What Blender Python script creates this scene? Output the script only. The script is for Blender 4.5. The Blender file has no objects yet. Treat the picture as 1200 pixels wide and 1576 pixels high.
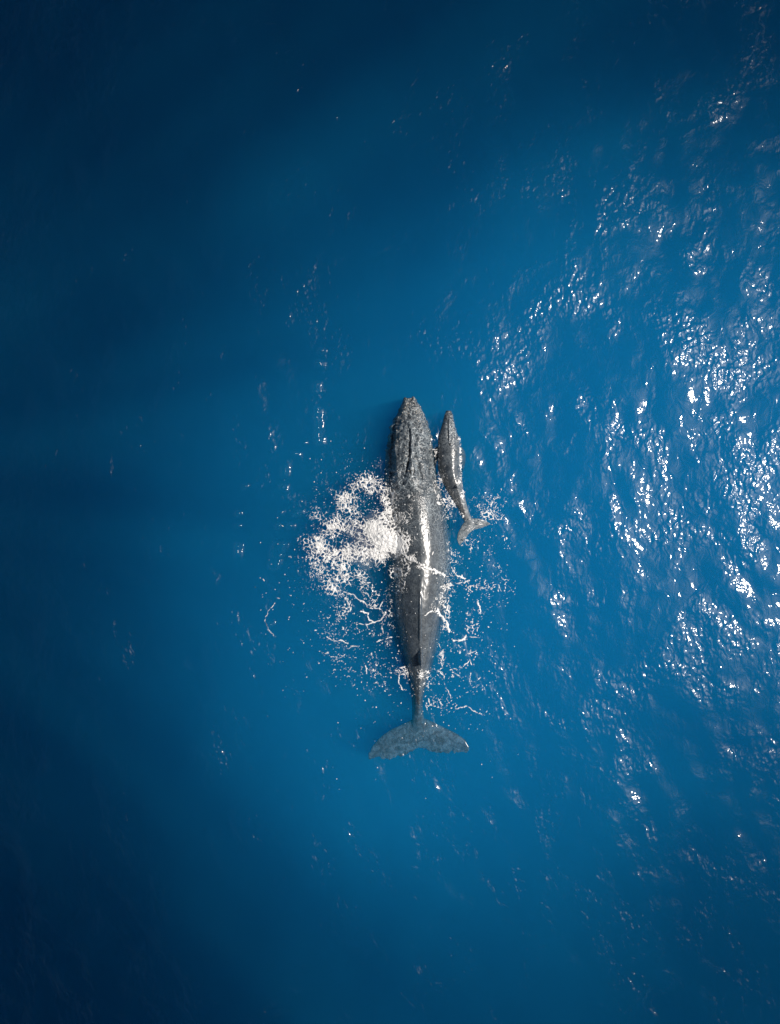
import bpy, math, random
import numpy as np
from mathutils import Vector
from mathutils.bvhtree import BVHTree

SC = bpy.context.scene
COL = SC.collection
rng = np.random.default_rng(11)
random.seed(11)
R = math.radians

# ------------------------------------------------------------------ camera, light, exposure
cam_data = bpy.data.cameras.new('camera')
cam = bpy.data.objects.new('camera', cam_data)
COL.objects.link(cam)
cam.location = (0, 0, 30)
cam_data.sensor_fit = 'HORIZONTAL'
cam_data.sensor_width = 36
cam_data.lens = 36
cam_data.clip_end = 8000
SC.camera = cam

SUN_ZENITH = R(40)
SUN_AZ = R(4)                     # from +X towards +Y
sun_dir = Vector((math.sin(SUN_ZENITH) * math.cos(SUN_AZ), math.sin(SUN_ZENITH) * math.sin(SUN_AZ), math.cos(SUN_ZENITH)))
world = bpy.data.worlds.new('World')
SC.world = world
world.use_nodes = True
wn = world.node_tree
sky = wn.nodes.new('ShaderNodeTexSky')
sky.sky_type = 'NISHITA'
sky.sun_disc = False
sky.sun_elevation = R(90) - SUN_ZENITH
sky.sun_rotation = R(90) - SUN_AZ
bgn = wn.nodes['Background']
wn.links.new(sky.outputs[0], bgn.inputs[0])
bgn.inputs[1].default_value = 0.05

sl = bpy.data.lights.new('sun', 'SUN')
sl.energy = 5.0
sl.angle = R(0.53)
sl.color = (1.0, 0.93, 0.85)
so = bpy.data.objects.new('sun', sl)
COL.objects.link(so)
so.rotation_euler = sun_dir.to_track_quat('Z', 'Y').to_euler()

SC.view_settings.view_transform = 'Standard'
SC.view_settings.look = 'None'
SC.view_settings.gamma = 1
SC.view_settings.exposure = 0.07
SC.view_settings.use_curve_mapping = False
SC.render.engine = 'CYCLES'
cy = SC.cycles
cy.max_bounces = 8
cy.volume_bounces = 5
cy.transparent_max_bounces = 16
cy.sample_clamp_indirect = 4
cy.use_denoising = True

# ------------------------------------------------------------------ helpers
PX = 0.025
def X(p): return (np.asarray(p, float) - 600) * PX
def Y(p): return (788 - np.asarray(p, float)) * PX

def mesh_from(name, verts, faces):
    me = bpy.data.meshes.new(name)
    verts = np.asarray(verts, np.float32)
    me.vertices.add(len(verts))
    me.vertices.foreach_set('co', verts.ravel())
    if isinstance(faces, np.ndarray):
        n, k = faces.shape
        me.loops.add(n * k)
        me.loops.foreach_set('vertex_index', faces.astype(np.int32).ravel())
        me.polygons.add(n)
        me.polygons.foreach_set('loop_start', np.arange(0, n * k, k, dtype=np.int32))
        me.polygons.foreach_set('loop_total', np.full(n, k, np.int32))
    else:
        tot = np.array([len(f) for f in faces], np.int32)
        me.loops.add(int(tot.sum()))
        me.loops.foreach_set('vertex_index', np.concatenate([np.asarray(f, np.int32) for f in faces]))
        me.polygons.add(len(faces))
        me.polygons.foreach_set('loop_start', np.concatenate([[0], np.cumsum(tot)[:-1]]).astype(np.int32))
        me.polygons.foreach_set('loop_total', tot)
    me.update(calc_edges=True)
    me.validate()
    return me

def smooth(me):
    me.polygons.foreach_set('use_smooth', np.ones(len(me.polygons), bool))

def add(name, me, mat=None, parent=None, label=None, cat=None, kind=None, group=None):
    o = bpy.data.objects.new(name, me)
    COL.objects.link(o)
    if mat: me.materials.append(mat)
    if parent: o.parent = parent
    if label: o['label'] = label
    if cat: o['category'] = cat
    if kind: o['kind'] = kind
    if group: o['group'] = group
    return o

def _h(ix, iy, seed):
    n = (ix.astype(np.int64) * 374761393 + iy.astype(np.int64) * 668265263 + seed * 1442695041) & 0xFFFFFFFF
    n = ((n ^ (n >> 13)) * 1274126177) & 0xFFFFFFFF
    n = (n ^ (n >> 16)) & 0xFFFFFFFF
    n = (n * 2246822519) & 0xFFFFFFFF
    return ((n ^ (n >> 15)) & 0xFFFFFF) / float(0xFFFFFF)

def noise(x, y, seed=0):
    ix, iy = np.floor(x), np.floor(y)
    fx, fy = x - ix, y - iy
    fx = fx * fx * fx * (fx * (fx * 6 - 15) + 10)
    fy = fy * fy * fy * (fy * (fy * 6 - 15) + 10)
    a, b, c, d = _h(ix, iy, seed), _h(ix + 1, iy, seed), _h(ix, iy + 1, seed), _h(ix + 1, iy + 1, seed)
    return (a + (b - a) * fx) * (1 - fy) + (c + (d - c) * fx) * fy      # 0..1

def fbm(x, y, seed=0, octv=4):
    s, a, t = 0, 1, 0
    for k in range(octv):
        s = s + a * noise(x * 2 ** k + 17.3 * k, y * 2 ** k - 9.1 * k, seed + k)
        t += a
        a *= 0.55
    return s / t

def worley(x, y, seed=0):
    ix, iy = np.floor(x), np.floor(y)
    f1 = np.full(x.shape, 9.0); f2 = np.full(x.shape, 9.0); idv = np.zeros(x.shape)
    for dx in (-1, 0, 1):
        for dy in (-1, 0, 1):
            cx, cy_ = ix + dx, iy + dy
            px = cx + _h(cx, cy_, seed); py = cy_ + _h(cx, cy_, seed + 7)
            d = np.hypot(px - x, py - y)
            near = d < f1
            f2 = np.where(near, f1, np.minimum(f2, d))
            idv = np.where(near, _h(cx, cy_, seed + 13), idv)
            f1 = np.minimum(f1, d)
    return f1, f2, idv

def sstep(a, b, v):
    t = np.clip((v - a) / (b - a), 0, 1)
    return t * t * (3 - 2 * t)

class NT:
    def __init__(s, name):
        s.m = bpy.data.materials.new(name); s.m.use_nodes = True
        s.t = s.m.node_tree; s.t.nodes.clear()
        s.out = s.t.nodes.new('ShaderNodeOutputMaterial')
    def n(s, typ, **kw):
        nd = s.t.nodes.new('ShaderNode' + typ)
        ins = kw.pop('ins', {})
        for k, v in kw.items(): setattr(nd, k, v)
        for k, v in ins.items():
            if hasattr(v, 'links') or isinstance(v, bpy.types.NodeSocket): s.t.links.new(v, nd.inputs[k])
            else: nd.inputs[k].default_value = v
        return nd
    def link(s, a, b): s.t.links.new(a, b)
    def math(s, op, a, b=None, clamp=False):
        nd = s.n('Math', operation=op, use_clamp=clamp)
        for i, v in enumerate((a, b)):
            if v is None: continue
            if isinstance(v, bpy.types.NodeSocket): s.t.links.new(v, nd.inputs[i])
            else: nd.inputs[i].default_value = v
        return nd.outputs[0]
    def ramp(s, f, stops):
        nd = s.n('ValToRGB')
        s.link(f, nd.inputs[0])
        e = nd.color_ramp.elements
        while len(e) < len(stops): e.new(0.5)
        for el, (p, c) in zip(e, stops):
            el.position = p
            el.color = (c, c, c, 1) if not isinstance(c, tuple) else (*c, 1)
        return nd.outputs[0]
    def mix(s, f, a, b):
        nd = s.n('Mix', data_type='RGBA')
        for i, v in ((0, f), (6, a), (7, b)):
            if isinstance(v, bpy.types.NodeSocket): s.t.links.new(v, nd.inputs[i])
            else: nd.inputs[i].default_value = v if i == 0 else (*v, 1)
        return nd.outputs[2]

# ------------------------------------------------------------------ materials
def mat_water():
    k = NT('sea_water')
    pos = k.n('NewGeometry').outputs['Position']
    # ripple fields, metres
    mp = k.n('Mapping', ins={'Vector': pos, 'Rotation': (0, 0, R(-20)), 'Scale': (1.0, 0.78, 1.0)})
    v = mp.outputs[0]
    n1 = k.n('TexNoise', noise_dimensions='2D', ins={'Vector': v, 'Scale': 2.4, 'Detail': 3.0, 'Roughness': 0.55, 'Distortion': 0.6}).outputs[0]
    n2 = k.n('TexNoise', noise_dimensions='2D', ins={'Vector': v, 'Scale': 5.2, 'Detail': 0.8, 'Roughness': 0.5, 'Distortion': 0.2}).outputs[0]
    gust = k.n('TexNoise', noise_dimensions='2D', ins={'Vector': v, 'Scale': 0.42, 'Detail': 3.0, 'Roughness': 0.62, 'Distortion': 0.5}).outputs[0]
    g = k.ramp(gust, [(0.43, 0.06), (0.66, 1.0)])
    b1 = k.n('Bump', ins={'Strength': 1.0, 'Distance': 0.026, 'Height': n1})
    hs = k.math('MULTIPLY', n2, g)
    b2 = k.n('Bump', ins={'Strength': 1.0, 'Distance': 0.053, 'Height': hs, 'Normal': b1.outputs[0]})
    nrm = b2.outputs[0]
    lw = k.n('LayerWeight', ins={'Blend': 0.5, 'Normal': nrm}).outputs['Facing']
    fr = k.math('ADD', k.math('MULTIPLY', k.math('POWER', lw, 5.0), 0.98), 0.021, True)
    gl1 = k.n('BsdfGlossy', distribution='BECKMANN', ins={'Color': (1, 1, 1, 1), 'Roughness': 0.12, 'Normal': nrm})
    gl2 = k.n('BsdfGlossy', distribution='BECKMANN', ins={'Color': (1, 1, 1, 1), 'Roughness': 0.36, 'Normal': nrm})
    gm = k.n('MixShader', ins={0: k.math('ADD', k.math('MULTIPLY', g, 0.42), 0.12), 1: gl1.outputs[0], 2: gl2.outputs[0]})
    tr = k.n('BsdfTransparent')
    ms = k.n('MixShader', ins={0: fr, 1: tr.outputs[0], 2: gm.outputs[0]})
    k.link(ms.outputs[0], k.out.inputs['Surface'])
    alb = (0.018, 0.515, 0.842, 1)
    dens = 0.42
    vs = k.n('VolumeScatter', ins={'Color': alb, 'Density': dens, 'Anisotropy': 0.0})
    va = k.n('VolumeAbsorption', ins={'Color': alb, 'Density': dens})
    ad = k.n('AddShader', ins={0: vs.outputs[0], 1: va.outputs[0]})
    k.link(ad.outputs[0], k.out.inputs['Volume'])
    return k.m

def mat_skin(name, base, pale, slate, tail_y, net=1.0, scale=1.0, ridge=1.12):
    k = NT(name)
    pos = k.n('NewGeometry').outputs['Position']
    obj = k.n('TexCoord').outputs['Object']
    n = k.n('TexNoise', ins={'Vector': obj, 'Scale': 1.6 * scale, 'Detail': 6.0, 'Roughness': 0.65}).outputs[0]
    nf = k.n('TexNoise', ins={'Vector': obj, 'Scale': 14.0 * scale, 'Detail': 4.0, 'Roughness': 0.7}).outputs[0]
    c = k.mix(k.ramp(n, [(0.35, 0.0), (0.7, 1.0)]), base, tuple(2.0 * b for b in base))
    c = k.mix(k.math('MULTIPLY', k.ramp(nf, [(0.54, 0.0), (0.74, 1.0)]), 0.14), c, pale)
    mo = k.n('TexNoise', ins={'Vector': obj, 'Scale': 3.4 * scale, 'Detail': 7.0, 'Roughness': 0.75, 'Distortion': 1.2}).outputs[0]
    c = k.mix(k.math('MULTIPLY', k.ramp(mo, [(0.45, 0.0), (0.72, 1.0)]), 0.24), c, pale)
    # caustic light net painted into the skin colour: warped cell borders
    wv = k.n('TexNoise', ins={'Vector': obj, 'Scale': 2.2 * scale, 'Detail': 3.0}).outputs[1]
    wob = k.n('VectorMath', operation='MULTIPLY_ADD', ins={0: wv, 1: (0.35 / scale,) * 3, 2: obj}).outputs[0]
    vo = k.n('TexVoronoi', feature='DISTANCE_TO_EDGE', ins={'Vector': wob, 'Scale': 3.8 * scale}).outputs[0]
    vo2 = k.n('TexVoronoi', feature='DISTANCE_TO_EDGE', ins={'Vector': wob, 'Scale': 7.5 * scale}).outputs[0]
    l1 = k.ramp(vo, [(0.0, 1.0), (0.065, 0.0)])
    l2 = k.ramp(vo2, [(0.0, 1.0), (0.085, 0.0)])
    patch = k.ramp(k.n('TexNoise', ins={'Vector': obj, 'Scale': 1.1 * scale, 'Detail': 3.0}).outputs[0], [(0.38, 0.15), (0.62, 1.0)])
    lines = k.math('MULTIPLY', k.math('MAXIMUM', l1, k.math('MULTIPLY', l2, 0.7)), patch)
    # painted light net mostly on head and flanks, fainter on the smooth back
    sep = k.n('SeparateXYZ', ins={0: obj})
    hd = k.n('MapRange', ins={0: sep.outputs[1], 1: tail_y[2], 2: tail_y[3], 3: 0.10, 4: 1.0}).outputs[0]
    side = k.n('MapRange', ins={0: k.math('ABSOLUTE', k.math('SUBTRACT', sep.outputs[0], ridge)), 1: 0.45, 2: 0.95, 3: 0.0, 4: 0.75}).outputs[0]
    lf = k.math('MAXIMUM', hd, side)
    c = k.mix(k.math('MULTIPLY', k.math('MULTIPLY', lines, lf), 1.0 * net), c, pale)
    # slate blue, mottled tail
    tl = k.n('MapRange', ins={0: sep.outputs[1], 1: tail_y[0], 2: tail_y[1], 3: 1.0, 4: 0.0}).outputs[0]
    nt = k.n('TexNoise', ins={'Vector': obj, 'Scale': 4.2 * scale, 'Detail': 6.0, 'Roughness': 0.72, 'Distortion': 0.8}).outputs[0]
    ts = k.mix(k.ramp(nt, [(0.42, 0.0), (0.72, 1.0)]), slate, tuple(min(0.5, 8.0 * b) for b in slate))
    c = k.mix(k.math('MULTIPLY', tl, 0.85), c, ts)
    bs = k.n('Bump', ins={'Strength': 0.6, 'Distance': 0.05 / scale, 'Height': nf})
    # wet film, rippling
    fh = k.math('ADD', k.math('MULTIPLY', vo2, 0.5), k.math('MULTIPLY', nf, 0.35))
    fhm = k.math('MULTIPLY', fh, k.n('MapRange', ins={0: hd, 1: 0.1, 2: 1.0, 3: 0.04, 4: 1.0}).outputs[0])
    bc = k.n('Bump', ins={'Strength': 1.0, 'Distance': 0.045 / scale, 'Height': fhm})
    p = k.n('BsdfPrincipled', ins={'Base Color': c, 'Roughness': 0.55, 'Normal': bs.outputs[0], 'Coat Weight': 1.0, 'Coat Roughness': 0.19,
                                   'Coat IOR': 1.45, 'Coat Normal': bc.outputs[0], 'Specular IOR Level': 0.35})
    k.link(p.outputs[0], k.out.inputs['Surface'])
    return k.m

def mat_foam(name, thin):
    k = NT(name)
    obj = k.n('TexCoord').outputs['Object']
    n = k.n('TexNoise', ins={'Vector': obj, 'Scale': 6.0, 'Detail': 5.0}).outputs[0]
    c = k.mix(n, (0.84, 0.85, 0.86), (0.93, 0.93, 0.93))
    b = k.n('Bump', ins={'Strength': 0.5, 'Distance': 0.03, 'Height': k.n('TexNoise', ins={'Vector': obj, 'Scale': 22.0, 'Detail': 3.0}).outputs[0]})
    p = k.n('BsdfPrincipled', ins={'Base Color': c, 'Roughness': 0.45, 'Normal': b.outputs[0]})
    if thin:
        th = k.n('Attribute', attribute_name='cover').outputs['Fac']
        tr = k.n('BsdfTransparent')
        ms = k.n('MixShader', ins={0: th, 1: tr.outputs[0], 2: p.outputs[0]})
        k.link(ms.outputs[0], k.out.inputs['Surface'])
    else:
        k.link(p.outputs[0], k.out.inputs['Surface'])
    return k.m

def mat_plain(name, col, rough=0.5):
    k = NT(name)
    obj = k.n('TexCoord').outputs['Object']
    n = k.n('TexNoise', ins={'Vector': obj, 'Scale': 9.0, 'Detail': 4.0}).outputs[0]
    c = k.mix(n, tuple(0.7 * v for v in col), tuple(min(1, 1.3 * v) for v in col))
    p = k.n('BsdfPrincipled', ins={'Base Color': c, 'Roughness': rough})
    k.link(p.outputs[0], k.out.inputs['Surface'])
    return k.m

def mat_shade_layer():
    k = NT('shade_layer')  # dark volume of the unseen layer added to shade the sea
    v = k.n('VolumeScatter', ins={'Color': (0.06, 0.06, 0.063, 1), 'Density': 0.32})
    a = k.n('VolumeAbsorption', ins={'Color': (0.06, 0.06, 0.063, 1), 'Density': 0.32})
    ad = k.n('AddShader', ins={0: v.outputs[0], 1: a.outputs[0]})
    k.link(ad.outputs[0], k.out.inputs['Volume'])
    return k.m

M_WATER, M_FOAM, M_DROP = mat_water(), mat_foam('sea_foam', True), mat_foam('spray_water', False)
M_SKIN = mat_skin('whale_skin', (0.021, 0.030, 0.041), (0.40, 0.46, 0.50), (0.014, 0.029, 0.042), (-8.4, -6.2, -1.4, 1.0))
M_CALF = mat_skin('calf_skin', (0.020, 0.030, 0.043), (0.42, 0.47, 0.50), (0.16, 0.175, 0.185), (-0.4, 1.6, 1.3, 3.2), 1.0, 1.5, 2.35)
M_DARK = mat_plain('dark_skin', (0.012, 0.013, 0.015))
M_BARN = mat_plain('barnacle_shell', (0.42, 0.41, 0.38), 0.8)

# ------------------------------------------------------------------ whales
def table(ys, rows):
    """rows: list of (py, values...) -> smooth columns at ys"""
    a = np.array(rows, float)
    out = []
    for c in range(1, a.shape[1]):
        v = np.interp(ys, a[:, 0], a[:, c])
        out.append(v)
    return out

def gsm(v, s):
    r = int(3 * s) + 1
    kx = np.exp(-0.5 * (np.arange(-r, r + 1) / s) ** 2); kx /= kx.sum()
    return np.convolve(np.pad(v, r, mode='edge'), kx, mode='valid')

def loft(sections, closed_ends=True):
    S = np.array(sections)                # n, m, 3
    n, m, _ = S.shape
    verts = S.reshape(-1, 3)
    i, j = np.meshgrid(np.arange(n - 1), np.arange(m), indexing='ij')
    a = i * m + j; b = i * m + (j + 1) % m
    faces = np.stack([a, b, b + m, a + m], -1).reshape(-1, 4).tolist()
    if closed_ends:
        verts = np.vstack([verts, S[0].mean(0), S[-1].mean(0)])
        c0, c1 = n * m, n * m + 1
        for q in range(m):
            faces.append([c0, (q + 1) % m, q])
            faces.append([c1, (n - 1) * m + q, (n - 1) * m + (q + 1) % m])
    return verts, faces

def body_sections(rows, n=260, m=96, sm=4.0, sink=((0, 0), (1, 0)), axis=((0, 0), (1, 0)), tented=False, jaw=False):
    """rows: (py, xl, xr, crest_x, h_top, depth, p)"""
    ys = np.linspace(rows[0][0], rows[-1][0], n)
    xl, xr, xc, ht, dp, pp = [gsm(v, sm) for v in table(ys, rows)]
    th = np.linspace(0, 2 * np.pi, m, endpoint=False)
    zo = gsm(np.interp(ys, [a for a, _ in sink], [b for _, b in sink]), sm)
    za = gsm(np.interp(ys, [a for a, _ in axis], [b for _, b in axis]), sm)
    secs = []
    for k in range(n):
        cs, sn = np.cos(th), np.sin(th)
        w = np.where(cs >= 0, xr[k] - xc[k], xc[k] - xl[k])
        x = xc[k] + w * cs
        u = np.abs(cs)
        zt = (ht[k] + zo[k]) * (np.clip(1 - u ** pp[k], 0, 1)) ** (1 / pp[k] if pp[k] > 1.8 else 0.72)
        tent = np.clip(1 - 0.21 * u - 0.79 * u ** 3.0, 0, 1)
        wt = float(np.clip((1.8 - pp[k]) / 0.25, 0, 1)) if tented else 0.0
        zt = zt * (1 - wt) + (ht[k] + zo[k]) * tent * wt
        if jaw:
            wj = float(sstep(632, 655, ys[k]) * (1 - sstep(728, 765, ys[k])))
            ul = np.where(cs < 0, 0.76, 0.87)
            tot = ht[k] + zo[k]
            inner = 0.80 * tot * np.clip(1 - np.minimum(u / ul, 1) ** 2.6, 0, 1) ** 0.6 + 0.20 * tot
            outer = (zo[k] - 0.06) * (1 - np.clip((u - ul - 0.03) / (1 - ul), 0, 1) ** 1.6)
            zj = np.where(u < ul, inner, np.maximum(outer, 0))
            zt = zt * (1 - wj) + zj * wj
        zb = -dp[k] * np.sqrt(np.clip(1 - u * u, 0, 1))
        z = np.where(sn >= 0, zt, zb) + 0.02 - zo[k] + za[k]
        secs.append(np.stack([X(x), np.full(m, float(Y(ys[k]))), z], -1))
    return secs

def fluke_sections(lead, trail, c0, ax, ay, thick, z0, n=90, m=28):
    """lead/trail tables in the local (s, t) frame in px; ax, ay = px unit vectors of s and t"""
    s0, s1 = lead[0][0], lead[-1][0]
    ss = s0 + (s1 - s0) * (0.5 - 0.5 * np.cos(np.linspace(0, np.pi, n)))
    L = gsm(np.interp(ss, [a for a, _ in lead], [b for _, b in lead]), 1.2)
    T = gsm(np.interp(ss, [a for a, _ in trail], [b for _, b in trail]), 1.2)
    th = np.linspace(0, 2 * np.pi, m, endpoint=False)
    mid = 0.0
    secs = []
    for k in range(n):
        ch = max(T[k] - L[k], 0.8)
        q = 0.5 - 0.5 * np.cos(th)                 # 0 at lead .. 1 at trail .. 0
        t = L[k] + ch * q
        d = 1 - abs(ss[k] - mid) / max(abs(s0), abs(s1))
        tk = thick * (0.28 + 0.72 * np.clip(d, 0, 1) ** 0.9)
        prof = 2.4 * np.sqrt(np.clip(q, 0, 1)) * (1 - q) ** 0.8
        z = z0 + np.where(th < np.pi, 1, -1) * tk * 0.5 * prof
        px = c0[0] + ss[k] * ax[0] + t * ay[0]
        py = c0[1] + ss[k] * ax[1] + t * ay[1]
        secs.append(np.stack([X(px), Y(py), z], -1))
    return secs

def fin_sections(pts, m=20):
    """pts: list of (cx, cy, cz, half_chord, half_thickness, dir_chord(x,y,z), dir_thick(x,y,z)) in metres"""
    th = np.linspace(0, 2 * np.pi, m, endpoint=False)
    secs = []
    for (c, hc, ht, dc, dt) in pts:
        c, dc, dt = np.array(c, float), np.array(dc, float), np.array(dt, float)
        dc /= np.linalg.norm(dc); dt /= np.linalg.norm(dt)
        secs.append(c + hc * np.cos(th)[:, None] * dc + ht * np.sin(th)[:, None] * dt)
    return secs

def flipper(root, tip, chord, side, n=24):
    root, tip = np.array(root, float), np.array(tip, float)
    span = tip - root
    dirc = np.array([0.25 * side, 1.0, 0.1])
    pts = []
    for q in np.linspace(0, 1, n):
        c = root + span * q + np.array([0.25 * side * math.sin(q * math.pi), 0, 0])
        w = chord * (0.75 + 0.5 * math.sin(min(q * 1.3, 1) * math.pi)) * (1 - q ** 4) ** 0.5 + 0.02
        w *= 1 + 0.06 * math.sin(q * 40)
        dt = np.cross(span, dirc)
        pts.append((c, w * 0.5, 0.10 * chord * (1 - 0.6 * q) + 0.01, dirc, dt))
    return fin_sections(pts)

def merge(parts):
    V, F, o = [], [], 0
    for v, f in parts:
        V.append(v); F += [[i + o for i in q] for q in f]; o += len(v)
    return np.vstack(V), F

def remeshed(name, parts, voxel, smooth_it=4):
    v, f = merge(parts)
    me = mesh_from(name + '_raw', v, f)
    ob = bpy.data.objects.new(name + '_raw', me)
    COL.objects.link(ob)
    md = ob.modifiers.new('r', 'REMESH'); md.mode = 'VOXEL'; md.voxel_size = voxel; md.use_smooth_shade = True
    sm = ob.modifiers.new('s', 'SMOOTH'); sm.iterations = smooth_it; sm.factor = 0.5
    dg = bpy.context.evaluated_depsgraph_get()
    out = bpy.data.meshes.new_from_object(ob.evaluated_get(dg))
    bpy.data.objects.remove(ob); bpy.data.meshes.remove(me)
    out.name = name
    return out

def coords(me):
    co = np.empty(len(me.vertices) * 3, np.float32); me.vertices.foreach_get('co', co)
    no = np.empty(len(me.vertices) * 3, np.float32); me.vertices.foreach_get('normal', no)
    return co.reshape(-1, 3).astype(float), no.reshape(-1, 3).astype(float)

# mother -------------------------------------------------------------
rows_m = [  # py, xl, xr, crest, h, depth, p
    (612, 623, 640, 631, 0.10, 0.15, 2.4), (614, 620.5, 643, 631, 0.15, 0.35, 2.4), (622, 617, 646.5, 631, 0.20, 0.6, 2.4),
    (632, 612, 651, 631, 0.25, 0.8, 2.4), (642, 607, 655, 631, 0.29, 1.0, 2.4), (652, 602, 660, 631, 0.33, 1.15, 2.4),
    (662, 598.5, 663.5, 631, 0.37, 1.3, 2.4), (676, 596.5, 665.5, 631, 0.42, 1.4, 2.3), (692, 594, 667, 631, 0.47, 1.5, 2.2),
    (708, 592, 668.5, 631.5, 0.53, 1.6, 2.1), (722, 591.5, 670, 632, 0.60, 1.65, 2.0), (738, 591.5, 673, 634, 0.63, 1.7, 1.9),
    (752, 592, 678, 636, 0.62, 1.75, 1.8), (770, 593, 684, 639, 0.62, 1.8, 1.8), (800, 594, 688, 643, 0.64, 1.85, 1.62),
    (830, 595, 691.5, 646, 0.66, 1.85, 1.5), (865, 596, 696, 647, 0.685, 1.8, 1.5), (900, 595, 694.5, 646, 0.72, 1.7, 1.45),
    (930, 594, 692, 645, 0.755, 1.5, 1.4), (960, 597, 686, 645, 0.70, 1.3, 1.4), (980, 602, 682, 645.5, 0.62, 1.1, 1.4),
    (1000, 608, 677, 646, 0.54, 0.95, 1.45), (1020, 616, 670, 646, 0.46, 0.8, 1.5), (1040, 625, 663.5, 645.5, 0.38, 0.65, 1.5),
    (1060, 631, 656, 645, 0.31, 0.52, 1.6), (1080, 634, 650.5, 644, 0.25, 0.42, 1.7), (1100, 635, 651, 643.5, 0.19, 0.32, 1.8),
    (1118, 634, 655, 643.5, 0.14, 0.22, 1.9), (1134, 632, 657, 643.5, 0.09, 0.14, 2.0), (1146, 634, 655, 643.5, 0.05, 0.09, 2.0)]
lead_m = [(-78, 1166), (-72, 1155), (-59, 1140), (-44, 1129), (-24, 1120), (-9, 1113), (0, 1109), (11, 1111), (28, 1119), (46, 1127.5), (61, 1135), (74, 1144.5), (80, 1155)]
trail_m = [(-78, 1176), (-64, 1174.5), (-44, 1175.5), (-24, 1170), (-9, 1162), (0, 1159), (16, 1162), (41, 1167.5), (56, 1164.5), (71, 1166), (80, 1162)]
fl_m = fluke_sections(lead_m, trail_m, (644, 0), (1, 0), (0, 1), 0.30, -0.56)
dors = []
for q in np.linspace(0, 1, 18):              # levels of the fin, from inside the back upwards
    z = 0.30 + 0.54 * q
    y0, y1 = 955 + 62 * q ** 0.8, 1012 + 12 * q + 3 * math.sin(q * 3.1)
    dors.append(((float(X(646 + 0.8 * q)), float(Y((y0 + y1) / 2)), z), (y1 - y0) / 2 * PX + 0.012, 0.085 * (1 - q) + 0.022, (0, 1, 0), (1, 0, 0)))
me_m = remeshed('humpback_whale', [
    loft(body_sections(rows_m, sink=((612, 0.1), (640, 0.30), (720, 0.38), (760, 0.46), (860, 0.52), (910, 0.80), (965, 1.15), (1010, 0.95), (1040, 0.52), (1080, 0.12), (1120, 0.0)), axis=((1030, 0.0), (1070, -0.18), (1110, -0.48), (1150, -0.60)), tented=True, jaw=True)), loft(fl_m), loft(fin_sections(dors)),
    loft(flipper((X(608), Y(772), -0.75), (X(592), Y(905), -2.5), 0.95, -1)),
    loft(flipper((X(675), Y(772), -0.75), (X(690), Y(905), -2.6), 0.95, 1))], 0.026, 5)
co, no = coords(me_m)
px, py = co[:, 0] / PX + 600, 788 - co[:, 1] / PX
up = sstep(-0.1, 0.5, no[:, 2]) * (co[:, 2] > -0.3)
d = np.zeros(len(co))
# rostrum ridge, groove and the splash guard round the blowholes
head = sstep(640, 662, py) * (1 - sstep(712, 724, py))
d += 0.075 * np.exp(-((px - 632.5) / 2.6) ** 2) * head
d -= 0.10 * (0.55 + 0.7 * noise(py / 6, px * 0, 95)) * np.exp(-((px - 630.6 + 0.03 * np.clip(py - 660, 0, 90) + 0.004 * np.clip(py - 695, 0, 40) ** 2) / 1.7) ** 2) * sstep(652, 690, py) * (1 - sstep(722, 736, py))
d += 0.11 * np.exp(-((px - 633) / (3 + 0.2 * np.clip(py - 708, 0, 40))) ** 2) * sstep(706, 718, py) * (1 - sstep(738, 765, py))
d -= 0.07 * np.exp(-((px - 642 - 0.25 * (py - 715)) / 2.0) ** 2) * sstep(706, 715, py) * (1 - sstep(732, 745, py))
# lip line each side
jl = np.interp(py, [r[0] for r in rows_m], [r[1] for r in rows_m]); jr = np.interp(py, [r[0] for r in rows_m], [r[2] for r in rows_m])
lipm = sstep(628, 645, py) * (1 - sstep(735, 765, py))
off = np.interp(py, [620, 650, 680, 720, 760], [2.5, 5.5, 10.5, 17, 20])
d += 0.05 * np.exp(-((px - jl - off - 3.5) / 1.8) ** 2) * lipm
# knobs on the rostrum
kn = []
for q in range(15):
    yy = 622 + q * 6.6
    w0 = np.interp(yy, [612, 662, 720], [8, 24, 25])
    kn += [(631 - w0 * 0.66 + random.uniform(-1, 1), yy), (631 + w0 * 0.8 + random.uniform(-1, 1), yy), (631 + random.uniform(-1.5, 1.5), yy - 3)]
    if q > 2: kn += [(631 - w0 * 0.35 + random.uniform(-2, 2), yy + 3), (631 + w0 * 0.42 + random.uniform(-2, 2), yy + 3)]
for (kx, ky) in kn:
    rr = random.uniform(1.3, 2.1)
    d += random.uniform(0.03, 0.06) * np.exp(-(((px - kx) ** 2 + (py - ky) ** 2) / rr ** 2))
# jaw edge knobs make the outline uneven
d += 0.10 * (fbm(px / 5.0, py / 5.0, 5, 3) - 0.5) * (1 - sstep(740, 780, py))
d += (0.05 - 0.037 * sstep(740, 800, py)) * (fbm(px / 9.0, py / 14.0, 8, 3) - 0.5)
# ridge line and knuckles of the tail stock
d += 0.06 * np.exp(-((px - 645.2) / 1.6) ** 2) * sstep(900, 930, py) * (1 - sstep(975, 990, py))
d += 0.035 * np.exp(-((px - 645) / 2.2) ** 2) * sstep(1020, 1030, py) * (1 - sstep(1090, 1110, py)) * (0.6 + 0.4 * np.sin(py * 0.75))
# small skin folds across the back
d += 0.003 * (noise(px / 14 + py / 60, py / 5 + px / 9, 3) - 0.5) * sstep(735, 760, py) * (1 - sstep(930, 980, py))
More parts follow.
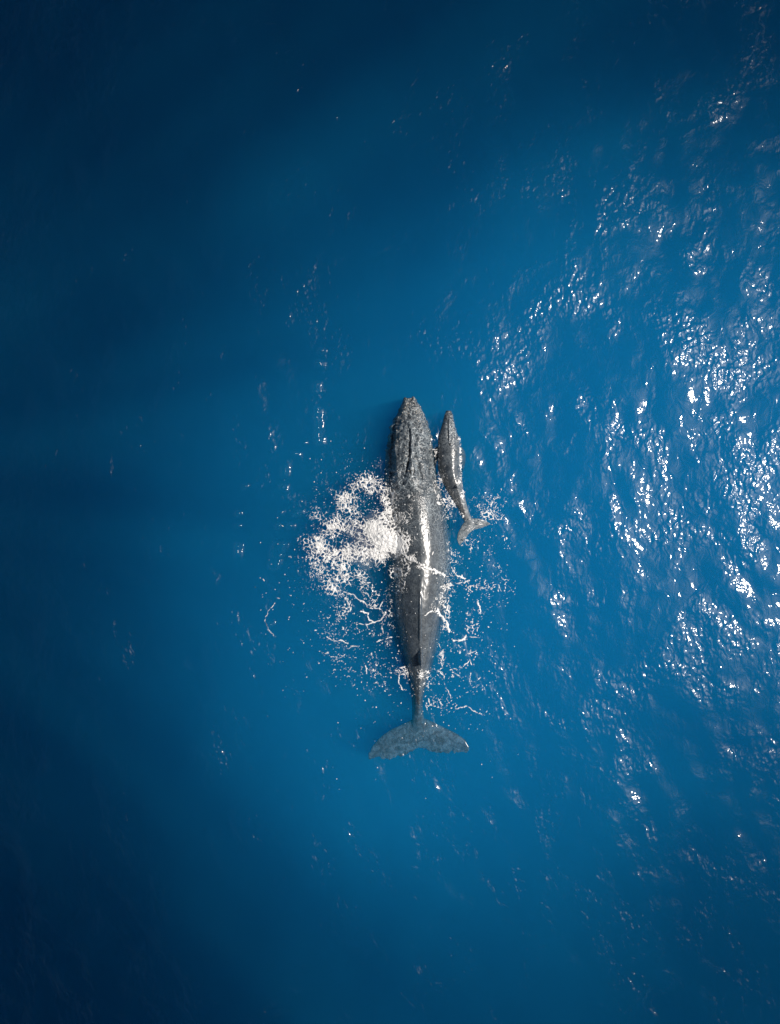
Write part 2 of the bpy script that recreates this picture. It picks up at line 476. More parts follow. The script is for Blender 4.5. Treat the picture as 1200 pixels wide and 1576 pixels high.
# uneven trailing edge of the flukes
out_f = sstep(1150, 1162, py) * 0.22 * (fbm(px / 6, py * 0 + 2, 9, 4) - 0.5)
co = co + no * (d * up)[:, None]
co[:, 1] += out_f
sd = np.sign(px - 633) * sstep(0.25, 0.9, np.abs(px - 633) / (np.where(px < 633, 633 - jl, jr - 633) + 1e-6))
hedge = (1 - sstep(745, 775, py))
co[:, 0] += sd * hedge * 0.13 * (fbm(py / 7, 3 + 5 * np.sign(px - 633), 91, 3) - 0.5)
co[:, 1] += 0.16 * (fbm(px / 6, py * 0 + 1, 92, 2) - 0.5) * (1 - sstep(614, 632, py)) - 0.00 * px
me_m.vertices.foreach_set('co', co.astype(np.float32).ravel()); me_m.update()
smooth(me_m)
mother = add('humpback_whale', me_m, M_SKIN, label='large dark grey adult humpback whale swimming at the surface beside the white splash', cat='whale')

# calf ---------------------------------------------------------------
rows_c = [
    (632.5, 686.5, 693.5, 690, 0.06, 0.08, 2.2), (636, 684.6, 695.8, 690, 0.11, 0.2, 2.2), (642, 682.6, 697.4, 690, 0.14, 0.3, 2.2),
    (650, 681, 698.5, 690, 0.17, 0.42, 2.2), (660, 678, 701.5, 690, 0.21, 0.52, 2.2), (668, 675.5, 704, 690, 0.24, 0.58, 2.1),
    (676, 674, 707, 690.5, 0.26, 0.62, 2.0), (690, 674, 708, 691, 0.30, 0.66, 1.9), (706, 673.8, 708.5, 691.5, 0.33, 0.68, 1.85),
    (720, 674, 709.5, 693, 0.34, 0.66, 1.8), (732, 676.5, 711, 695.5, 0.34, 0.6, 1.7), (742, 681, 712, 699, 0.33, 0.55, 1.6),
    (752, 686, 713, 702, 0.30, 0.48, 1.55), (764, 693, 715.5, 706, 0.26, 0.4, 1.5), (776, 700, 718.5, 710, 0.21, 0.32, 1.6),
    (786, 706.5, 721.5, 714, 0.17, 0.26, 1.7), (795, 711, 725, 718, 0.13, 0.2, 1.8), (802, 714.5, 729, 721.5, 0.10, 0.15, 1.9), (808, 718, 731, 724.5, 0.06, 0.1, 2.0)]
lead_c = [(-31, 24), (-29.5, 17), (-22, 9), (-10, 2), (0, -1), (9, 3), (18, 9), (22.5, 16), (27, 23)]
trail_c = [(-31, 28), (-21, 25.5), (-10, 20.5), (0, 19), (8, 22), (18, 24.5), (27, 26)]
fl_c = fluke_sections(lead_c, trail_c, (719, 800), (0.84, -0.54), (0.54, 0.84), 0.16, -0.20, n=60, m=20)
dc = []
for q in np.linspace(0, 1, 12):
    z = 0.2 + 0.26 * q
    cxp, cyp = 699.5 + 5 * q * 0.6, 744 + 8 * q
    dc.append(((float(X(cxp)), float(Y(cyp)), z), (11 * (1 - q) + 2.2) / 2 * PX, 0.05 * (1 - q) + 0.016, (-0.36, 0.93, 0), (0.93, 0.36, 0)))
me_c = remeshed('humpback_calf', [
    loft(body_sections(rows_c, 160, 64, 2.5, sink=((632, 0.02), (660, 0.06), (720, 0.10), (770, 0.08), (808, 0.0)), axis=((765, 0), (785, -0.08), (805, -0.2)))), loft(fl_c), loft(fin_sections(dc)),
    loft(flipper((X(680), Y(688), -0.3), (X(676), Y(730), -1.0), 0.4, -1)),
    loft(flipper((X(703), Y(688), -0.3), (X(710), Y(730), -1.0), 0.4, 1))], 0.015, 4)
co, no = coords(me_c)
px, py = co[:, 0] / PX + 600, 788 - co[:, 1] / PX
up = sstep(-0.1, 0.5, no[:, 2]) * (co[:, 2] > -0.2)
d = 0.045 * np.exp(-((px - 690) / 1.4) ** 2) * sstep(640, 652, py) * (1 - sstep(676, 684, py))
d -= 0.025 * np.exp(-((px - 688.4) / 1.1) ** 2) * sstep(650, 660, py) * (1 - sstep(676, 682, py))
for q in range(26):
    kx, ky = random.uniform(682, 699), random.uniform(638, 672)
    d += random.uniform(0.012, 0.028) * np.exp(-(((px - kx) ** 2 + (py - ky) ** 2) / 1.1 ** 2))
d += 0.03 * (fbm(px / 4.0, py / 4.0, 25, 3) - 0.5) * (1 - 0.8 * sstep(685, 705, py))
d += 0.0012 * (noise(px / 12 + py / 30, py / 2.6 + px / 8, 33) - 0.5) * sstep(690, 700, py)
rx = np.interp(py, [740, 755, 770, 790], [699, 703.5, 708, 715.5])
d += 0.03 * np.exp(-((px - rx) / 1.3) ** 2) * sstep(750, 756, py) * (1 - sstep(788, 796, py)) * (0.5 + 0.5 * np.sin(py * 1.5))
co = co + no * (d * up)[:, None]
me_c.vertices.foreach_set('co', co.astype(np.float32).ravel()); me_c.update()
smooth(me_c)
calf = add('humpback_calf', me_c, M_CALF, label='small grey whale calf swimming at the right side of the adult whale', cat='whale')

# blowholes and barnacles --------------------------------------------
dg0 = None
def bvh_of(me):
    v = np.empty(len(me.vertices) * 3, np.float32); me.vertices.foreach_get('co', v)
    return BVHTree.FromPolygons([Vector(a) for a in v.reshape(-1, 3)], [tuple(p.vertices) for p in me.polygons])
BV_M, BV_C = bvh_of(me_m), bvh_of(me_c)
def top_of(bv, x, y):
    hit = bv.ray_cast(Vector((x, y, 5)), Vector((0, 0, -1)))
    return hit[0].z if hit[0] is not None else -9.0

def slit(name, pxa, pya, pxb, pyb, parent, bv, w=0.02):
    n = 10; pts = []
    for q in np.linspace(0, 1, n):
        ppx, ppy = pxa + (pxb - pxa) * q, pya + (pyb - pya) * q
        x, y = float(X(ppx)), float(Y(ppy))
        ww = w * (0.25 + math.sin(q * math.pi))
        pts.append(((x, y, top_of(bv, x, y) - 0.004), ww, 0.018, (1, 0, 0), (0, 0, 1)))
    v, f = loft(fin_sections(pts, 10))
    me = mesh_from(name, v, f); smooth(me)
    add(name, me, M_DARK, parent)
slit('blowhole', 630.2, 723, 632.2, 734, mother, BV_M, 0.024)
slit('blowhole', 637.0, 722, 634.6, 734, mother, BV_M, 0.024)
slit('blowhole', 690.2, 683, 690.9, 687.5, calf, BV_C, 0.012)
slit('blowhole', 692.6, 683, 692.0, 687.5, calf, BV_C, 0.012)

def dome(c, r, h, seg=7):
    v, f = [], []
    for k, (rr, zz) in enumerate(((1.0, -0.3), (0.8, 0.6), (0.35, 1.0))):
        for q in range(seg):
            a = 2 * math.pi * q / seg + k * 0.3
            v.append((c[0] + r * rr * math.cos(a), c[1] + r * rr * math.sin(a), c[2] + h * zz))
    for k in range(2):
        for q in range(seg):
            f.append([k * seg + q, k * seg + (q + 1) % seg, (k + 1) * seg + (q + 1) % seg, (k + 1) * seg + q])
    f.append([2 * seg + q for q in range(seg)])
    return np.array(v), f
bl = []
for q in range(150):
    yy = random.choice([random.uniform(614, 640), random.uniform(640, 735)])
    l, r_ = np.interp(yy, [r[0] for r in rows_m], [r[1] for r in rows_m]), np.interp(yy, [r[0] for r in rows_m], [r[2] for r in rows_m])
    xx = random.choice([random.gauss(r_ - 5, 2.5), random.gauss(l + 12, 3), random.gauss(631, 8), random.uniform(l + 5, r_ - 4)])
    if xx < l + 2 or xx > r_ - 2: continue
    x, y = float(X(xx)), float(Y(yy)); z = top_of(BV_M, x, y)
    if z < -1: continue
    rad = random.uniform(0.012, 0.03)
    bl.append(dome((x, y, z), rad, rad * 0.7))
v, f = merge(bl)
add('barnacles', mesh_from('barnacles', v, f), M_BARN, mother, kind='stuff')

# ------------------------------------------------------------------ water
def graded(lo, hi, step, far):
    c = list(np.arange(lo, hi + step / 2, step))
    a, s, g = c[-1], step, []
    while a < far:
        s *= 1.45; a += s; g.append(a)
    b, s, h = c[0], step, []
    while b > -far:
        s *= 1.45; b -= s; h.append(b)
    return np.array(h[::-1] + c + g)
gx, gy = graded(-17, 17, 0.07, 4000), graded(-21.5, 21.5, 0.07, 4000)
WX, WY = np.meshgrid(gx, gy, indexing='ij')

waves = []
for i in range(110):
    lam = 0.36 * (11.0 / 0.36) ** rng.random()
    th = R(146 if rng.random() < 0.5 else 202) + rng.normal(0, 0.5) * (1.3 if lam < 1.2 else 0.75)
    kk = 2 * math.pi / lam
    slope = 0.0055 if lam < 0.65 else (0.0174 if lam < 2.6 else 0.0085)
    waves.append((kk * math.cos(th), kk * math.sin(th), slope / kk, rng.random() * 2 * math.pi, lam))

def calm(x, y):
    """wave damping: the slick water round and behind the whales"""
    ppx, ppy = x / PX + 600, 788 - y / PX
    a = np.exp(-(((ppx - 645) / 62) ** 2) ** 1.5 - (((ppy - 1140) / 48) ** 2) ** 1.5)
    b = np.exp(-(((ppx - 645) / 70) ** 2) ** 2 - (((ppy - 850) / 250) ** 2) ** 2)
    c = np.exp(-(((ppx - 725) / 42) ** 2) ** 1.5 - (((ppy - 815) / 32) ** 2) ** 1.5)
    e = np.exp(-(((ppx - 690) / 30) ** 2) ** 1.5 - (((ppy - 700) / 90) ** 2) ** 1.5)
    return 1 - np.clip(0.9 * a + 0.55 * b + 0.75 * c + 0.6 * e, 0, 0.92)

def water_z(x, y):
    z = np.zeros(x.shape)
    gust = 0.45 + 1.15 * fbm(x / 5.5 + 3, y / 8.5 + 9, 41, 3)
    for (kx, ky, a, ph, lam) in waves:
        s = np.sin(kx * x + ky * y + ph)
        z += a * (s if lam > 3 else s * gust)
    # bow wave crests spreading to the left of the whales
    ppx, ppy = x / PX + 600, 788 - y / PX
    for (pts, hgt, wd) in CRESTS:
        cxv = np.interp(ppy, [p[1] for p in pts], [p[0] for p in pts])
        y0, y1 = pts[0][1], pts[-1][1]
        m = sstep(y0 - 8, y0 + 12, ppy) * (1 - sstep(y1 - 12, y1 + 8, ppy))
        m *= 1.25 * sstep(0.38, 0.66, noise(ppy / 10, ppx * 0 + 3, 51)) * (0.6 + 0.8 * noise(ppx / 5, ppy / 6, 52))
        z += hgt * m * np.exp(-((ppx - cxv) / wd) ** 2)
    fade = np.exp(-(np.maximum(np.abs(x) - 17, 0) / 8) ** 2) * np.exp(-(np.maximum(np.abs(y) - 21.5, 0) / 8) ** 2)
    return z * calm(x, y) * fade

CRESTS = [
    ([(496, 530), (486, 600), (488, 650), (492, 700)], 0.145, 5.5),
    ([(468, 680), (438, 720), (428, 820), (412, 900)], 0.125, 5.5),
    ([(382, 735), (366, 780), (366, 860)], 0.115, 5.0),
    ([(500, 755), (470, 775), (450, 800), (432, 850), (420, 890)], 0.15, 5.0),
    ([(424, 930), (413, 950), (420, 980)], 0.17, 4.5)]
WZ = water_z(WX, WY)
nx, ny = WX.shape
verts = np.stack([WX, WY, WZ], -1).reshape(-1, 3)
i, j = np.meshgrid(np.arange(nx - 1), np.arange(ny - 1), indexing='ij')
a = i * ny + j
faces = np.stack([a, a + ny, a + ny + 1, a + 1], -1).reshape(-1, 4)
# sides and sea bed close the body of water
nt = len(verts)
DEPTH = -40.0
bot = np.array([[gx[0], gy[0], DEPTH], [gx[-1], gy[0], DEPTH], [gx[-1], gy[-1], DEPTH], [gx[0], gy[-1], DEPTH]])
verts = np.vstack([verts, bot])
fl = faces.tolist()
e_s = [k * ny for k in range(nx)]; e_e = [(nx - 1) * ny + k for k in range(ny)]
e_n = [k * ny + ny - 1 for k in range(nx)]; e_w = list(range(ny))
fl.append([nt, nt + 1] + e_s[::-1]); fl.append([nt + 1, nt + 2] + e_e[::-1])
fl.append([nt + 2, nt + 3] + e_n); fl.append([nt + 3, nt] + e_w)
fl.append([nt + 3, nt + 2, nt + 1, nt])
me_w = mesh_from('sea_water', verts, fl)
smooth(me_w)
add('sea_water', me_w, M_WATER, label='deep blue sea with small sunlit ripples around the whales', cat='sea', kind='structure')

# ------------------------------------------------------------------ foam
def blobs(px, py, bl):
    v = np.zeros(px.shape)
    for (cx, cyy, rx, ry, amp) in bl:
        v = np.maximum(v, amp * np.exp(-(((px - cx) / rx) ** 2 + ((py - cyy) / ry) ** 2)))
    return v

def foam_field(px, py, env, seed, cell=9.0, fine=4.2):
    """positive where foam lies; env 0..1+ sets how closed the web is"""
    wx = px + 9 * (fbm(px / 16, py / 16, seed + 1, 3) - 0.5) + 4 * (fbm(px / 5, py / 5, seed + 2, 2) - 0.5)
    wy = py + 9 * (fbm(px / 16, py / 16, seed + 3, 3) - 0.5) + 4 * (fbm(px / 5, py / 5, seed + 4, 2) - 0.5)
    f1, f2, _ = worley(wx / cell, wy / cell, seed + 5)
    web = 1 - (f2 - f1) / 0.55
    g1, g2, _ = worley(wx / fine, wy / fine, seed + 6)
    web2 = 1 - (g2 - g1) / 0.5
    clump = fbm(px / 22, py / 22, seed + 8, 4)
    brk = fbm(px / 3.0, py / 3.0, seed + 9, 2)
    brk2 = fbm(wx / 2.0 + 31, wy / 2.0, seed + 11, 2)
    clump = sstep(0.25, 0.75, clump)
    val = 0.54 * web + 0.38 * web2 + 0.58 * (clump - 0.5) + 0.30 * (brk - 0.5) + 0.32 * (brk2 - 0.5)
    return val - (1.10 - 1.02 * env)

def build_foam(name, box, env_fn, seed, label, step=0.8, height=0.05, cell=9.0, fine=4.2, extra=None, lift=0.0, mounds=()):
    x0, y0, x1, y1 = box
    xs, ys = np.arange(x0, x1, step), np.arange(y0, y1, step)
    PXG, PYG = np.meshgrid(xs, ys, indexing='ij')
    env = env_fn(PXG, PYG)
    f = foam_field(PXG, PYG, env, seed, cell, fine)
    f = np.where(env < 0.03, -1, f)
    if extra is not None: f = np.maximum(f, extra(PXG, PYG))
    f[0, :] = f[-1, :] = f[:, 0] = f[:, -1] = -1
    keep = (f[:-1, :-1] > 0) | (f[1:, :-1] > 0) | (f[:-1, 1:] > 0) | (f[1:, 1:] > 0)
    ii, jj = np.nonzero(keep)
    n2 = PXG.shape[1]
    q = np.stack([ii * n2 + jj, ii * n2 + jj + 1, (ii + 1) * n2 + jj + 1, (ii + 1) * n2 + jj], -1)[:, ::-1]
    used, inv = np.unique(q, return_inverse=True)
    ppx, ppy, ff, ev = PXG.ravel()[used], PYG.ravel()[used], f.ravel()[used], env.ravel()[used]
    # pull border vertices towards the zero line
    x, y = X(ppx), Y(ppy)
    z = water_z(x, y)
    zw = np.array([max(top_of(BV_M, a_, b_), top_of(BV_C, a_, b_)) for a_, b_ in zip(x, y)])
    base = np.maximum(z, zw)
    for (mx, my, mr, mh) in mounds:
        base = np.maximum(base, mh * np.exp(-(((ppx - mx) / mr) ** 2 + ((ppy - my) / (0.8 * mr)) ** 2)) - 0.02 + 0.10 * (fbm(ppx / 5, ppy / 5, seed + 23, 4) - 0.5))
    lump = 0.5 + 1.0 * fbm(ppx / 4, ppy / 4, seed + 21, 3) * (1 - 0.55 * sstep(0.7, 1.1, ev))
    h = np.where(ff > 0, 0.008 + height * lump * np.sqrt(np.clip(ff, 0, 1)) * (0.5 + ev), -0.004)
    v = np.stack([x, y, base + h + lift * np.clip(ev - 0.8, 0, 1)], -1)
    me = mesh_from(name, v, inv.reshape(-1, 4))
    at = me.attributes.new('cover', 'FLOAT', 'POINT')
    cov = sstep(-0.02, 0.14, ff) * (0.62 + 0.5 * sstep(0.25, 0.6, fbm(ppx / 7, ppy / 7, seed + 31, 3) + 0.5 * np.clip(ev - 0.45, 0, 1)))
    at.data.foreach_set('value', np.clip(cov, 0, 1).astype(np.float32))
    smooth(me)
    add(name, me, M_FOAM, label=label, cat='foam', kind='stuff')
    return me

ENV_MAIN = [(560, 746, 36, 24, 0.66), (540, 772, 38, 26, 0.62), (602, 770, 32, 28, 0.60), (556, 732, 26, 10, 0.66), (585, 800, 40, 30, 0.75), (518, 812, 38, 30, 0.62),
            (503, 840, 30, 32, 0.66), (545, 845, 38, 30, 0.72), (596, 830, 32, 25, 1.5), (580, 812, 26, 18, 1.25), (608, 838, 16, 18, 1.5), (560, 850, 24, 20, 0.9),
            (578, 850, 30, 16, 0.95), (520, 880, 36, 26, 0.58), (512, 905, 24, 22, 0.44), (560, 890, 40, 26, 0.52), (592, 905, 26, 34, 0.46), (574, 936, 34, 18, 0.42),
            (555, 918, 30, 20, 0.42), (606, 880, 18, 40, 0.52), (620, 860, 16, 12, 0.62), (548, 985, 50, 24, 0.16), (530, 940, 34, 36, 0.22)]
def env_main(px, py):
    e = blobs(px, py, ENV_MAIN)
    # hole of open water below the white heart, and the bare back right of it
    e -= 0.35 * np.exp(-(((px - 582) / 17) ** 2 + ((py - 895) / 15) ** 2))
    e *= 1.08 * (0.72 + 0.56 * fbm(px / 9, py / 9, 78, 3))
    e *= 1 - 0.9 * sstep(626, 640, px + 6 * (noise(px / 9, py / 9, 77) - 0.5)) * (1 - sstep(846, 858, py))
    e *= 1 - 0.95 * sstep(622, 634, px) * sstep(866, 880, py)
    return e
build_foam('splash_foam', (455, 705, 660, 1035), env_main, 100, 'broad lacy white splash foam at the left flank of the adult whale', 0.55, 0.045, 6.4, 2.6, lift=0.06, mounds=((598, 830, 42, 0.24), (560, 840, 34, 0.10), (560, 752, 26, 0.16)))

def env_wake(px, py):
    e = blobs(px, py, [(715, 905, 36, 40, 0.26), (720, 985, 34, 44, 0.30), (712, 950, 26, 30, 0.26), (735, 940, 30, 34, 0.2), (700, 1040, 50, 26, 0.19), (724, 1085, 40, 14, 0.20),
                         (560, 1015, 60, 30, 0.18), (600, 1050, 40, 22, 0.24), (520, 985, 50, 36, 0.16), (480, 880, 24, 60, 0.16), (760, 900, 30, 60, 0.12), (665, 1085, 20, 12, 0.2)])
    return e * 0.85
STRINGS = [
    (2.4, (530, 911), (543, 915), (556, 925), (565, 933), (575, 937)), (1.6, (533, 917), (537, 930), (539, 940)), (3.0, (556, 940), (565, 945), (570, 955), (575, 958), (585, 955), (592, 945)),
    (1.4, (552, 961), (565, 962), (573, 958)), (1.8, (575, 937), (585, 935), (590, 925)), (2.0, (502, 980), (512, 985), (525, 985), (535, 992)), (1.8, (535, 1000), (540, 995), (553, 994)),
    (1.1, (509, 1010), (518, 1010)), (1.1, (535, 1013), (547, 1012)), (1.4, (580, 987), (595, 983), (603, 980)), (1.8, (587, 965), (590, 975)), (2.4, (697, 985), (712, 985), (718, 978)),
    (1.4, (718, 980), (738, 981)), (3.4, (676, 942), (686, 955), (691, 972)), (1.8, (675, 990), (681, 1005), (681, 1015)), (1.8, (677, 1035), (683, 1045)), (2.2, (713, 1025), (722, 1015), (727, 1022)),
    (1.6, (724, 1035), (722, 1048)), (1.1, (684, 1050), (692, 1070), (693, 1078)), (1.4, (700, 1090), (715, 1087), (725, 1091), (735, 1097), (745, 1101)), (1.4, (658, 1075), (662, 1085), (670, 1088)),
    (1.2, (671, 1090), (685, 1088)), (2.8, (695, 875), (702, 885), (715, 890)), (1.8, (700, 897), (715, 897), (722, 893)), (1.4, (722, 902), (725, 912)), (3.0, (735, 925), (738, 935), (739, 945)),
    (1.6, (424, 928), (413, 940), (408, 955), (412, 968), (421, 977)), (2.0, (410, 960), (417, 974)), (1.6, (571, 1005), (573, 1014)), (1.6, (562, 1024), (564, 1036)), (1.8, (615, 1035), (612, 1050), (620, 1062))]
WASH = [(4.5, (606, 842), (622, 854), (640, 863), (660, 873), (684, 886)), (2.0, (640, 868), (662, 879), (676, 884)), (2.6, (652, 944), (664, 938), (674, 940), (684, 956), (690, 972)), (1.8, (612, 850), (606, 862), (604, 880)), (1.6, (628, 862), (626, 880), (622, 900))]
def strings(px, py, lines=None):
    out = np.full(px.shape, -1.0)
    wx = px + 5 * (fbm(px / 8, py / 8, 501, 3) - 0.5); wy = py + 5 * (fbm(px / 8, py / 8, 502, 3) - 0.5)
    wid = 0.25 + 1.5 * fbm(px / 5, py / 5, 503, 3)
    for (w, *pts) in (lines or STRINGS):
        for (a_, b_) in zip(pts[:-1], pts[1:]):
            dx, dy = b_[0] - a_[0], b_[1] - a_[1]
            t = np.clip(((wx - a_[0]) * dx + (wy - a_[1]) * dy) / (dx * dx + dy * dy), 0, 1)
            dd = np.hypot(wx - a_[0] - t * dx, wy - a_[1] - t * dy)
            out = np.maximum(out, 0.5 * (w * 0.46 * wid - dd) - 0.04 - (0.55 if lines is None else 2.6) * (fbm(px / (2.6 if lines is None else 2.0), py / 2.2, 504, 2) - (0.42 if lines is None else 0.40)))
    return out
def wake_dots(px, py):
    out = strings(px, py)
    dens = np.clip(blobs(px, py, [(718, 960, 42, 95, 1.0), (560, 985, 70, 50, 0.9), (600, 1050, 50, 40, 1.0), (450, 905, 45, 60, 0.35), (700, 1065, 60, 50, 0.8), (760, 860, 45, 60, 0.4), (650, 1190, 120, 50, 0.12), (560, 1110, 60, 60, 0.2), (640, 1000, 170, 150, 0.14)]), 0, 1)
    for cell, sd, r in ((2.8, 300, 0.27), (4.4, 320, 0.19), (8.0, 360, 0.15), (3.6, 340, 0.19)):
        wx = px + 5 * (noise(px / 7, py / 7, sd) - 0.5); wy = py + 5 * (noise(px / 7, py / 7, sd + 1) - 0.5)
        f1, _, idv = worley(wx / cell, wy / cell, sd + 3)
        thr = dens * (0.008 + 0.34 * sstep(0.50, 0.70, fbm(px / 20, py / 20, sd + 5, 4)))
        out = np.maximum(out, np.where(idv < thr * 0.6, (r * (0.3 + 1.1 * idv / (thr * 0.6 + 1e-6)) - f1) * 2.2, -1))
    return out
build_foam('wake_foam', (400, 790, 800, 1230), env_wake, 300, 'scattered white foam flecks and strings trailing on the water behind the whales', 0.55, 0.022, 10.0, 4.0, extra=wake_dots)

ENV_FLANK = [(672, 690, 6, 40, 0.20), (676, 760, 8, 40, 0.26), (684, 800, 9, 40, 0.34), (690, 850, 10, 40, 0.40), (688, 900, 14, 36, 0.50), (700, 885, 16, 14, 0.50), (688, 940, 10, 30, 0.58),
             (684, 965, 8, 14, 0.6), (668, 938, 10, 7, 0.55), (650, 870, 22, 6, 0.50), (630, 858, 14, 8, 0.55), (606, 950, 14, 34, 0.26), (624, 1034, 12, 14, 0.24), 
             (656, 1045, 12, 12, 0.27), (646, 1038, 6, 9, 0.30), (680, 1005, 5, 18, 0.45), (640, 1090, 8, 30, 0.1)]
build_foam('wash_foam', (585, 660, 722, 1075), lambda a_, b_: 1.38 * blobs(a_, b_, ENV_FLANK), 200, 'thin white foam washing over the back and right flank of the adult whale', 0.55, 0.022, 5.4, 2.6, extra=lambda a_, b_: strings(a_, b_, WASH))

ENV_CALF = [(675, 700, 2.2, 34, 0.55), (679, 738, 3, 9, 0.5), (708.5, 705, 2.0, 34, 0.52), (706, 676, 3, 5, 0.6), (675, 675, 2.5, 4, 0.55), (690, 757, 7, 14, 0.40), (712, 765, 4, 20, 0.48), (704, 745, 5, 8, 0.48),
            (712, 790, 10, 12, 0.46), (725, 770, 10, 14, 0.42), (735, 780, 14, 10, 0.40), (750, 790, 16, 10, 0.34), (766, 800, 12, 8, 0.3), (722, 815, 12, 14, 0.44), (742, 806, 12, 6, 0.46),
            (716, 828, 8, 8, 0.42), (724, 845, 3, 14, 0.44), (696, 775, 7, 10, 0.36), (760, 770, 16, 14, 0.24), (745, 830, 24, 20, 0.16), (722, 755, 7, 10, 0.3)]
build_foam('calf_foam', (664, 655, 800, 870), lambda a_, b_: 1.15 * blobs(a_, b_, ENV_CALF), 400, 'broken white water round the body and tail of the whale calf', 0.55, 0.025, 5.0, 2.6)

# flying spray above the splash ---------------------------------------
ico_v, ico_f = [], []
t_ = (1 + 5 ** 0.5) / 2
ico_v = np.array([(-1, t_, 0), (1, t_, 0), (-1, -t_, 0), (1, -t_, 0), (0, -1, t_), (0, 1, t_), (0, -1, -t_), (0, 1, -t_), (t_, 0, -1), (t_, 0, 1), (-t_, 0, -1), (-t_, 0, 1)]) / math.hypot(1, t_)
ico_f = np.array([(0, 11, 5), (0, 5, 1), (0, 1, 7), (0, 7, 10), (0, 10, 11), (1, 5, 9), (5, 11, 4), (11, 10, 2), (10, 7, 6), (7, 1, 8), (3, 9, 4), (3, 4, 2), (3, 2, 6), (3, 6, 8), (3, 8, 9), (4, 9, 5), (2, 4, 11), (6, 2, 10), (8, 6, 7), (9, 8, 1)])
V, F = [], []
def spray(n, cx, cy_, sx, sy, zmax, r0, r1):
    for q in range(n):
        c = np.array([float(X(random.gauss(cx, sx))), float(Y(random.gauss(cy_, sy))), 0])
        zb = max(0.02, top_of(BV_M, c[0], c[1]), top_of(BV_C, c[0], c[1]))
        c[2] = zb + 0.02 + zmax * random.random() ** 2
        r = r0 + (r1 - r0) * random.random() ** 3
        F.append(ico_f + 12 * len(V)); V.append(ico_v * r + c)
spray(450, 550, 810, 40, 45, 0.8, 0.006, 0.03)
spray(200, 520, 900, 40, 50, 0.3, 0.006, 0.026)
spray(350, 575, 760, 28, 22, 0.6, 0.006, 0.026)
spray(120, 710, 930, 30, 50, 0.3, 0.006, 0.024)
spray(90, 740, 800, 24, 24, 0.25, 0.006, 0.02)
spray(100, 600, 1010, 50, 40, 0.2, 0.006, 0.022)
add('spray', mesh_from('spray', np.vstack(V), np.vstack(F)), M_DROP, label='fine white spray droplets flying above the splash beside the whales', cat='spray', kind='stuff')

# mist hanging over the splash
def ball(c, r, seed):
    n, m = 20, 28
    v = []
    for a_ in range(n):
        for b_ in range(m):
            t, p = math.pi * (a_ + 0.5) / n, 2 * math.pi * b_ / m
            v.append((math.sin(t) * math.cos(p), math.sin(t) * math.sin(p), math.cos(t)))
    v = np.array(v)
    k = 0.72 + 0.6 * fbm(v[:, 0] * 1.6 + seed + 2 * v[:, 2], v[:, 1] * 1.6 - v[:, 2] + 9, 601, 3)
    v = v * (r * k)[:, None] * np.array([1, 1, 0.62]) + np.array(c)
    return loft(v.reshape(n, m, 3))
def mat_mist():
    k = NT('spray_mist')
    v = k.n('VolumeScatter', ins={'Color': (0.97, 0.97, 0.97, 1), 'Density': 0.32})
    k.link(v.outputs[0], k.out.inputs['Volume'])
    return k.m
puffs = [ball((float(X(a_)), float(Y(b_)), z_), r_, q) for q, (a_, b_, z_, r_) in enumerate((
    (592, 822, 0.42, 0.52), (566, 836, 0.30, 0.50), (606, 846, 0.45, 0.36), (576, 804, 0.32, 0.42), (546, 850, 0.24, 0.46), (562, 864, 0.22, 0.36), (545, 815, 0.2, 0.36)))]
me_mist = remeshed('mist', puffs, 0.05, 6)
add('mist', me_mist, mat_mist(), label='thin white mist hanging over the bright heart of the splash', cat='mist', kind='stuff')

# ------------------------------------------------------------------ added unseen layer, shaped to darken part of the sea
CZ = 130.0
def shade(px, py):
    """optical depth of the added layer that darkens each point of the water (photo px)"""
    pts = np.array([  # px, py, wanted fraction of sunlight
        (0, 0, .07), (300, 0, .09), (600, 0, .14), (900, 0, .20), (1200, 0, .17), (0, 220, .14), (300, 220, .15), (600, 220, .34), (900, 220, .66), (1200, 220, .55),
        (0, 450, .19), (300, 450, .19), (480, 450, .42), (600, 450, .70), (900, 450, .95), (1200, 450, .85), (0, 650, .19), (200, 650, .30), (400, 650, .70), (600, 650, 1.), (900, 650, 1.), (1200, 650, 1.),
        (0, 850, .17), (200, 850, .28), (400, 850, .75), (600, 850, 1.), (900, 850, 1.), (1200, 850, .95), (0, 1050, .12), (200, 1050, .23), (400, 1050, .75), (600, 1050, 1.), (900, 1050, 1.), (1200, 1050, .8),
        (0, 1250, .08), (200, 1250, .17), (400, 1250, .62), (600, 1250, 1.), (900, 1250, .85), (1200, 1250, .5), (0, 1450, .03), (200, 1450, .10), (400, 1450, .26), (600, 1450, .55), (900, 1450, .48), (1200, 1450, .28),
        (0, 1600, .012), (300, 1600, .07), (600, 1600, .30), (900, 1600, .32), (1200, 1600, .2)])
    num = np.zeros(px.shape); den = np.zeros(px.shape)
    for (a_, b_, t) in pts:
        w = np.exp(-((px - a_) ** 2 + (py - b_) ** 2) / (2 * 120.0 ** 2)) + 1e-9
        num += w * -math.log(t); den += w
    tau = num / den
    # thickness streaks fanning out, to imitate sun rays in the water
    ang = np.arctan2(py - 720, px + 350); rad = np.hypot(py - 720, px + 350)
    tex = 0.55 * noise(ang * 19, rad / 2200, 61) + 0.45 * noise(ang * 43, rad / 1500, 62) - 0.5
    tau *= 1.95 + 1.7 * tex
    return np.clip(tau, 0, 7)
cxs = np.concatenate([-np.geomspace(8000, 160, 18)[:-1], np.arange(-160, 1360, 16), np.linspace(1360, 5000, 14)])
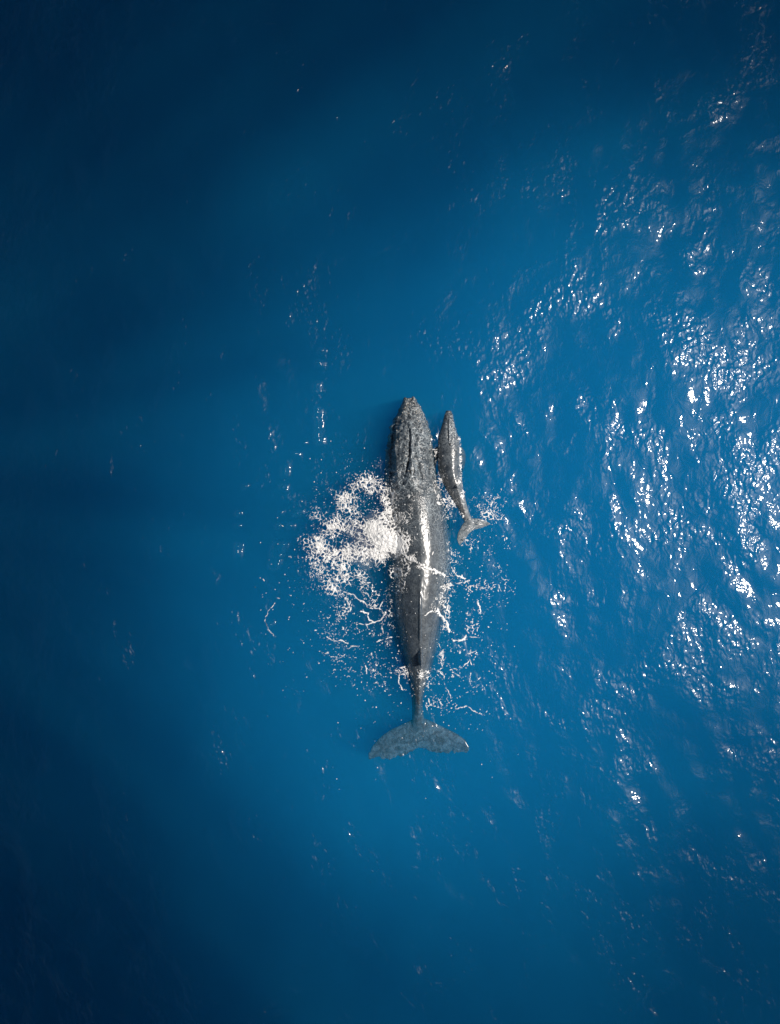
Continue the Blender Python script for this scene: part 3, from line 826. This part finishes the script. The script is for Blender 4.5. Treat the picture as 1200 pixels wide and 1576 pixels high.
cys = np.concatenate([-np.geomspace(8000, 160, 18)[:-1], np.arange(-160, 1740, 16), 1740 + np.concatenate([[0], np.geomspace(160, 8000, 18)])])
PXG, PYG = np.meshgrid(cxs, cys, indexing='ij')
th = shade(np.clip(PXG, -80, 1280), np.clip(PYG, -80, 1660)) / 0.5 * math.cos(SUN_ZENITH)
# thin out towards the rim of the layer
rim = np.minimum(np.minimum(PXG - cxs[0], cxs[-1] - PXG), np.minimum(PYG - cys[0], cys[-1] - PYG))
th = th * np.clip(rim / 1500, 0, 1) + 0.02
ox, oy = CZ * sun_dir.x / sun_dir.z, CZ * sun_dir.y / sun_dir.z
CX, CY = X(PXG) + ox, Y(PYG) + oy
bump = 1.5 * (fbm(PXG / 300, PYG / 300, 71, 3) - 0.5)
top = np.stack([CX, CY, CZ + bump + th * 0.6], -1).reshape(-1, 3)
bt = np.stack([CX, CY, CZ + bump - th * 0.4], -1).reshape(-1, 3)
na, nb = PXG.shape
i, j = np.meshgrid(np.arange(na - 1), np.arange(nb - 1), indexing='ij')
a = (i * nb + j)
qt = np.stack([a, a + 1, a + nb + 1, a + nb], -1).reshape(-1, 4)[:, ::-1]   # py grows as Y falls
qt = qt[:, ::-1]
N = na * nb
loop = [k * nb for k in range(na)] + [(na - 1) * nb + k for k in range(1, nb)] + [k * nb + nb - 1 for k in range(na - 2, -1, -1)] + [k for k in range(nb - 2, 0, -1)]
side = [[loop[k], loop[(k + 1) % len(loop)], loop[(k + 1) % len(loop)] + N, loop[k] + N] for k in range(len(loop))]
fl = qt.tolist() + (qt[:, ::-1] + N).tolist() + side
me_cl = mesh_from('added_shade_layer', np.vstack([top, bt]), fl)
import bmesh
bm = bmesh.new(); bm.from_mesh(me_cl); bmesh.ops.recalc_face_normals(bm, faces=bm.faces); bm.to_mesh(me_cl); bm.free()
smooth(me_cl)
add('added_shade_layer', me_cl, mat_shade_layer(), label='grey layer added out of view above the sea, shaped to shade it around a sunlit gap', cat='shade_layer', kind='stuff')
